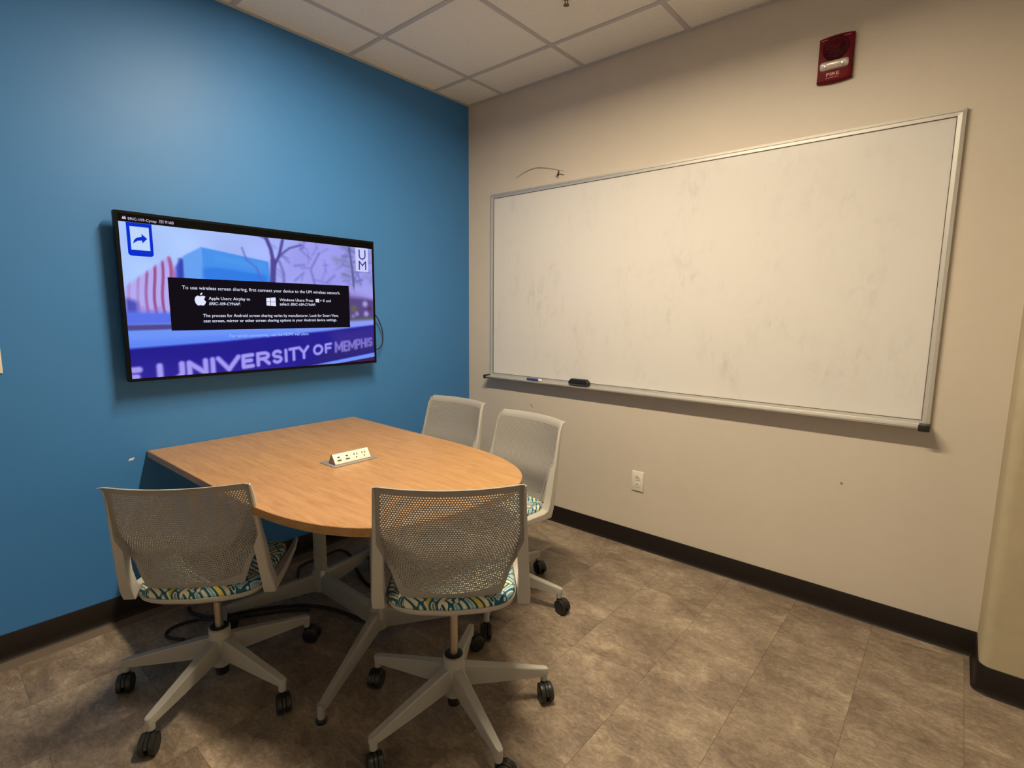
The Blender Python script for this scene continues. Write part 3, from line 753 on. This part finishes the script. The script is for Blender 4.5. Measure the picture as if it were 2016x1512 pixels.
# power module set into the table
t = thing('power_module', 'wedge-shaped power and USB outlet box set into the tabletop', 'power outlet', (-1.5, -.795, TZ))
obj('base_plate', nbox(-.102, .102, -.056, .056, 0, .003, bev=.001), mat('grey anodised plate', (.34, .31, .29), .4, .4), t)
prof = [(-.030, .003), (.020, .003), (.004, .040), (-.001, .042)]
prof = [(-.032, .003), (.022, .003), (.000, .0425), (-.006, .0425)]
bm = bmesh.new(); loft(bm, [[(x, y, z) for y, z in prof] for x in (-.082, .082)])
obj('housing', bm, mat('grey housing', (.30, .28, .25), .45), t, angle=20)
fd = Vector((0, .026, .0395)).normalized(); fn = Vector((0, -fd.z, fd.y)); f0 = Vector((0, -.032, .003))
def onface(bm):  # local (x, up, out) -> sloped front face
    for v in bm.verts: v.co = f0+Vector((v.co.x, 0, 0))+fd*v.co.z+fn*(-v.co.y)
    return bm
face = obj('face_plate', onface(nbox(-.0835, .0835, -.0025, .0005, .001, .0455, bev=.001)), M_WHITEPL, t)
for x in (-.060, -.022):
    obj('usb_port', onface(nbox(x-.005, x+.005, -.0031, -.002, .027, .032)), M_DARKSLOT, face, smooth=False)
    obj('usb_port', onface(nbox(x-.009, x+.009, -.0031, -.002, .013, .019)), M_DARKSLOT, face, smooth=False)
for x in (.018, .056):
    s = obj('socket', onface(plate(bmesh.new(), rrect(x, .023, .030, .030, .004), -.0031, -.0022)), M_WHITEPL, face)
    for bx in (-.0065, .0065): obj('slot', onface(nbox(x+bx-.0018, x+bx+.0018, -.0036, -.003, .024, .033)), M_DARKSLOT, face, smooth=False)
    obj('slot', onface(plate(bmesh.new(), rrect(x, .0145, .006, .006, .0028), -.0036, -.003)), M_DARKSLOT, face)

# cables on the floor below the table
def floor_cable(px, r, label):
    pts = [at_z(u, v, r+.0005) for u, v in px]; pts = [Vector((p.x, min(p.y, -.02), r+.0008)) for p in pts]
    o = obj('power_cable', tube(bmesh.new(), pts, r, 8, 7), M_RUBBER); o['label'] = label; o['category'] = 'cable'; return o
floor_cable([(372, 1197), (377, 1206), (395, 1212), (418, 1214), (470, 1207), (540, 1196), (600, 1192), (655, 1199), (705, 1217), (742, 1229), (775, 1228)], .0075, 'thick black cable curving across the floor under the table')
floor_cable([(362, 1259), (343, 1257), (327, 1252), (333, 1240), (358, 1228), (392, 1219), (430, 1219), (480, 1214), (560, 1203), (610, 1201)], .006, 'black cable with a loop on the floor behind the chair by the blue wall')
floor_cable([(600, 1170), (590, 1152), (587, 1132), (592, 1116), (612, 1104), (640, 1093), (665, 1083), (688, 1091), (701, 1118), (716, 1142), (735, 1158)], .006, 'thin black cable snaking on the floor behind the table post')

# ------------------------------------------------------------------ chairs
def lerp(a, b, t): return a+(b-a)*t
def yF(z): return -.122-.083*max(0, (z-.44)/.42)**1.05
def xF(z): return lerp(.2425, .2155, min(1, max(0, (z-.44)/.421)))
def w_shell(z):
    return float(np.interp(z, [.46, .485, .53, .572, .60, .63, .66, .70], [.138, .149, .166, .180, .198, .2085, .2170, xF(.70)-.005])) if z < .70 else xF(z)-.005
def zlo(u): return .498+.024*min(1, abs(u))**2.2
ZT = .833
def shell_point(u, v):
    """u -1..1 across the holes, beyond is the rim; v 0..1 up the holes, beyond are the bands"""
    au = abs(u); uc = min(au, 1)
    if v < 0: z = zlo(u)-.034*(-v)
    elif v > 1: z = ZT+(.861-ZT)*math.sin((v-1)*PI/2)
    else: z = lerp(zlo(u), ZT, v)
    wo = w_shell(z); wp = wo-.015
    if v > 1: wo += .004*(v-1)**2
    x = wp*uc+(wo-wp)*max(0, au-1)
    rel = x/max(wo, 1e-4)
    dep = lerp(.026, .046, min(1, max(0, (z-.5)/.36)))
    xx = x/.21
    y = yF(z)-dep*(1-xx*xx)+.006
    y += .020*math.exp(-((z-.615)/.065)**2)-.004
    if au > 1 and z > .60: y -= .014*(au-1)**2*min(1, (z-.60)/.08)
    if v > 1: y -= .024*(v-1)**2
    return (math.copysign(x, u), y, z)
def make_shell():
    NXc, NYr = 50, 46; verts, faces = [], []; TH = .0018
    def add(u, v):
        p = shell_point(u, v); verts.append((p[0], p[1]-TH, p[2])); verts.append((p[0], p[1]+TH, p[2])); return len(verts)-2
    def solid(us, vs, cu=False):
        g = [[add(u, v) for u in us] for v in vs]
        for j in range(len(vs)-1):
            for i in range(len(us)-1):
                a, b, c, d = g[j][i], g[j][i+1], g[j+1][i+1], g[j+1][i]
                faces.append((a, b, c, d)); faces.append((a+1, d+1, c+1, b+1))
        return g
    # perforated field
    for j in range(NYr):
        v0, v1 = j/NYr, (j+1)/NYr; odd = j % 2
        edges = [-1+2*(i)/NXc for i in range(NXc+1)] if not odd else [-1]+[-1+2*(i+.5)/NXc for i in range(NXc)]+[1]
        for k in range(len(edges)-1):
            u0, u1 = edges[k], edges[k+1]
            q = [add(u0, v0), add(u1, v0), add(u1, v1), add(u0, v1)]
            if odd and k in (0, len(edges)-2):
                faces.append(tuple(q)); faces.append((q[0]+1, q[3]+1, q[2]+1, q[1]+1)); continue
            cu, cv = (u0+u1)/2, (v0+v1)/2; a, b = (u1-u0)*.27, (v1-v0)*.28
            h = [add(cu-a, cv-b), add(cu+a, cv-b), add(cu+a, cv+b), add(cu-a, cv+b)]
            for e in range(4):
                f = (e+1) % 4
                faces.append((q[e], q[f], h[f], h[e])); faces.append((q[e]+1, h[e]+1, h[f]+1, q[f]+1)); faces.append((h[e], h[f], h[f]+1, h[e]+1))
    vin = [j/24 for j in range(25)]; vb = [-1, -.75, -.5, -.25, 0]; vt = [1, 1.15, 1.3, 1.45, 1.6, 1.75, 1.9, 2.0]
    uin = [-1+2*i/32 for i in range(33)]; ul = [-2, -1.75, -1.5, -1.25, -1]; ur = [1, 1.25, 1.5, 1.75, 2]
    g = solid(ul[:-1]+uin+ur[1:], vb); bot = g[0]
    g2 = solid(ul[:-1]+uin+ur[1:], vt); top = g2[-1]
    gl = solid(ul, vin); gr = solid(ur, vin)
    for rw in (bot, top):
        for a, b in zip(rw, rw[1:]): faces.append((a, a+1, b+1, b))
    for side in ([r[0] for r in g]+[r[0] for r in gl[1:]]+[r[0] for r in g2[1:]], [r[-1] for r in g]+[r[-1] for r in gr[1:]]+[r[-1] for r in g2[1:]]):
        for a, b in zip(side, side[1:]): faces.append((a, b, b+1, a+1))
    me = bpy.data.meshes.new('backrest'); me.from_pydata(verts, [], faces); me.validate()
    bm = bmesh.new(); bm.from_mesh(me); bmesh.ops.remove_doubles(bm, verts=bm.verts, dist=1e-5); bmesh.ops.recalc_face_normals(bm, faces=bm.faces[:]); bm.to_mesh(me); bm.free()
    return me
def make_side(s):
    # centre line (y, z), half thickness, x inner, x outer
    S = [(yF(.852)-.010, .8520, .005, xF(.852)-.007, xF(.852)-.001), (yF(.82)-.002, .82, .009, xF(.82)-.009, xF(.82)), (yF(.76), .76, .010, xF(.76)-.010, xF(.76)), (yF(.672), .672, .012, xF(.672)-.012, xF(.672)),
         (yF(.632)+.002, .632, .0155, xF(.632)-.033, xF(.632)), (yF(.54)+.003, .54, .0175, .2035, xF(.54)),
         (-.1185, .482, .0185, .2035, .2425), (-.1075, .4575, .0235, .204, .2425), (-.075, .4525, .0165, .205, .2410), (.06, .4495, .0125, .205, .2345), (.18, .4525, .009, .206, .2270), (.25, .462, .006, .206, .2180), (.262, .466, .003, .207, .2120)]
    secs = []
    for i, (y, z, t, xi, xo) in enumerate(S):
        y0, z0 = S[max(i-1, 0)][:2]; y1, z1 = S[min(i+1, len(S)-1)][:2]
        d = Vector((0, y1-y0, z1-z0)).normalized(); n = Vector((0, -d.z, d.y)); c = Vector((0, y, z)); b = min(.004, t*.5)
        pr = [(xi, -t), (xo-b, -t), (xo, -t+b), (xo, t-b), (xo-b, t), (xi, t)]
        secs.append([Vector((s*x, 0, 0))+c+n*k for x, k in pr])
    return loft(bmesh.new(), secs)
def seat_outline(k, n=72):
    pts = []
    for i in range(n):
        a = 2*PI*i/n; cs, sn = math.cos(a), math.sin(a); e = 2/4.2 if sn > 0 else 2/(4.2-2.2*sn)
        x = .2022*math.copysign(abs(cs)**e, cs); y = math.copysign(abs(sn)**e, sn)
        if y > 0: y = y*.230
        else: y = y*(.166+.034*(1-min(1, abs(x)/.2)**2))
        pts.append((x*k, .020+y*k))
    return pts
def seat_z(x, y): return -.022*max(0, (y-.13)/.12)**2+.004*(x/.2)**2-.004*math.exp(-((y-.02)/.12)**2)
def make_cushion():
    bm = bmesh.new(); secs = []
    for z, k in ((.456, .975), (.458, .992), (.465, 1.0), (.473, .992), (.480, .965), (.4845, .92), (.4865, .80), (.487, .6), (.487, .35), (.487, .1)):
        secs.append([(x, y, z+seat_z(x, y)) for x, y in seat_outline(k)])
    return loft(bm, secs)
def make_pan():
    bm = bmesh.new(); secs = []
    for z, k in ((.436, .86), (.438, .965), (.444, .995), (.453, 1.012), (.4585, 1.008), (.459, .96)):
        secs.append([(x, y, z+seat_z(x, y)) for x, y in seat_outline(k)])
    return loft(bm, secs)
def make_leg():
    secs = []
    for r, top, bot, wt, wb, wm in ((.015, .176, .104, .0135, .022, .019), (.05, .170, .100, .0130, .020, .018), (.15, .149, .093, .0120, .0165, .0155), (.27, .123, .087, .0108, .013, .0128), (.318, .1125, .085, .0100, .011, .0112), (.328, .110, .086, .0085, .009, .0092), (.332, .107, .088, .0045, .005, .005)):
        secs.append([(r, -wb, bot), (r, wb, bot), (r, wm, top-.004), (r, wt, top), (r, -wt, top), (r, -wm, top-.004)])
    bm = loft(bmesh.new(), secs); lathe(bm, [(.0105, .064), (.0125, .067), (.0125, .095)], 14, (.318, 0)); return bm
def make_caster_body():
    bm = bmesh.new()
    secs = []
    for x in (-.0045, .0045):
        secs.append([(x, -.020+.0325*math.cos(a), .033+.0325*math.sin(a)) for a in [R(-25+i*18) for i in range(12)]]+[(x, -.020+.010*math.cos(a), .033+.010*math.sin(a)) for a in (R(180), R(90), R(0))])
    loft(bm, secs); lathe(bm, [(.012, .050), (.012, .066), (.007, .0685)], 14)
    return bm
def make_wheel():
    bm = lathe(bmesh.new(), [(.012, -.0095), (.027, -.0095), (.0316, -.007), (.0325, 0), (.0316, .007), (.028, .009), (.026, .0075), (.010, .009)], 24)
    bmesh.ops.rotate(bm, verts=bm.verts, matrix=Matrix.Rotation(R(90), 3, 'Y')); return bm
def mesh_of(name, bm, m, angle=35):
    me = bm
    if isinstance(bm, bmesh.types.BMesh): me = bpy.data.meshes.new(name); bm.normal_update(); bm.to_mesh(me); bm.free()
    me.materials.append(m); me.polygons.foreach_set('use_smooth', [True]*len(me.polygons)); me.set_sharp_from_angle(angle=R(angle)); return me
ME = dict(
    backrest=mesh_of('backrest', make_shell(), M_SHELL, 50), side_l=mesh_of('side_frame', make_side(-1), M_GREY, 28), side_r=mesh_of('side_frame', make_side(1), M_GREY, 28),
    cushion=mesh_of('seat_cushion', make_cushion(), M_FABRIC, 60), pan=mesh_of('seat_pan', make_pan(), M_GREY, 50), leg=mesh_of('base_leg', make_leg(), M_METAL, 22),
    caster=mesh_of('caster', make_caster_body(), M_BLACK, 40), wheel=mesh_of('wheel', make_wheel(), M_BLACK, 30),
    hub=mesh_of('base_hub', lathe(bmesh.new(), [(.026, .060), (.030, .063), (.031, .10), (.040, .135), (.041, .165), (.036, .178), (.036, .205), (.031, .209)], 32), M_METAL, 40),
    collar=mesh_of('collar', lathe(bmesh.new(), [(.031, .203), (.031, .2115), (.024, .2135), (.0145, .2125)], 28), M_BLACK, 40),
    piston=mesh_of('piston', lathe(bmesh.new(), [(.0135, .125), (.0135, .395)], 24), M_PISTON, 40),
    cylinder=mesh_of('lift_cylinder', lathe(bmesh.new(), [(.020, .026), (.0225, .029), (.0225, .0635)], 24), M_BLACK, 40),
    mech=mesh_of('tilt_mechanism', loft(bmesh.new(), [[(sx*w, y0 if sy < 0 else y1, z) for sx, sy in ((-1, -1), (1, -1), (1, 1), (-1, 1))] for z, w, y0, y1 in ((.378, .045, -.06, .07), (.385, .055, -.075, .09), (.425, .10, -.115, .15), (.4365, .15, -.125, .17))]), M_BLACK, 20),
    lever=mesh_of('lever', tube(bmesh.new(), [(.08, .05, .415), (.15, .055, .413), (.195, .06, .408), (.215, .06, .404)], .005), M_BLACK, 40))
def chair(label, x, y, yaw, h, base, swivel):
    root = thing('office_chair', label, 'chair', (x, y, 0), R(yaw), 'perforated-back swivel chairs round the table')
    def part(name, key, parent=root, loc=(0, 0, 0), rot=0):
        o = bpy.data.objects.new(name, ME[key]); COL.objects.link(o); o.parent = parent; o.location = loc; o.rotation_euler = (0, 0, rot); return o
    up = (0, 0, h)
    part('backrest', 'backrest', loc=up); part('side_frame', 'side_l', loc=up); part('side_frame', 'side_r', loc=up)
    part('seat_cushion', 'cushion', loc=up); part('seat_pan', 'pan', loc=up); part('tilt_mechanism', 'mech', loc=up); part('lever', 'lever', loc=up)
    part('piston', 'piston', loc=up); part('base_hub', 'hub'); part('collar', 'collar'); part('lift_cylinder', 'cylinder')
    for k in range(5):
        a = R(base-yaw+72*k); part('base_leg', 'leg', rot=a)
        c = part('caster', 'caster', loc=(.318*math.cos(a), .318*math.sin(a), 0), rot=R(swivel[k]-yaw))
        for s in (-1, 1): part('wheel', 'wheel', c, (s*.0140, -.020, .0327))
    return root
chair('grey swivel chair seen from behind, standing beside the blue wall', -2.02, -.738, -42.3, -.042, 139.8, (-30, -35, -20, 40, 100))
chair('grey swivel chair in front, back turned to the viewer at the rounded table end', -1.565, -1.494, -45.1, .014, 106.5, (-60, -25, 20, -35, 70))
chair('grey swivel chair at the right of the table, nearest the wall outlet, seat visible', -.928, -1.111, 82.4, -.005, -1.2, (-20, 80, 120, -50, -10))
chair('grey swivel chair farthest back, in the corner under the whiteboard end', -.86, -.546, 90, -.003, 20, (10, 60, 150, 200, -40))
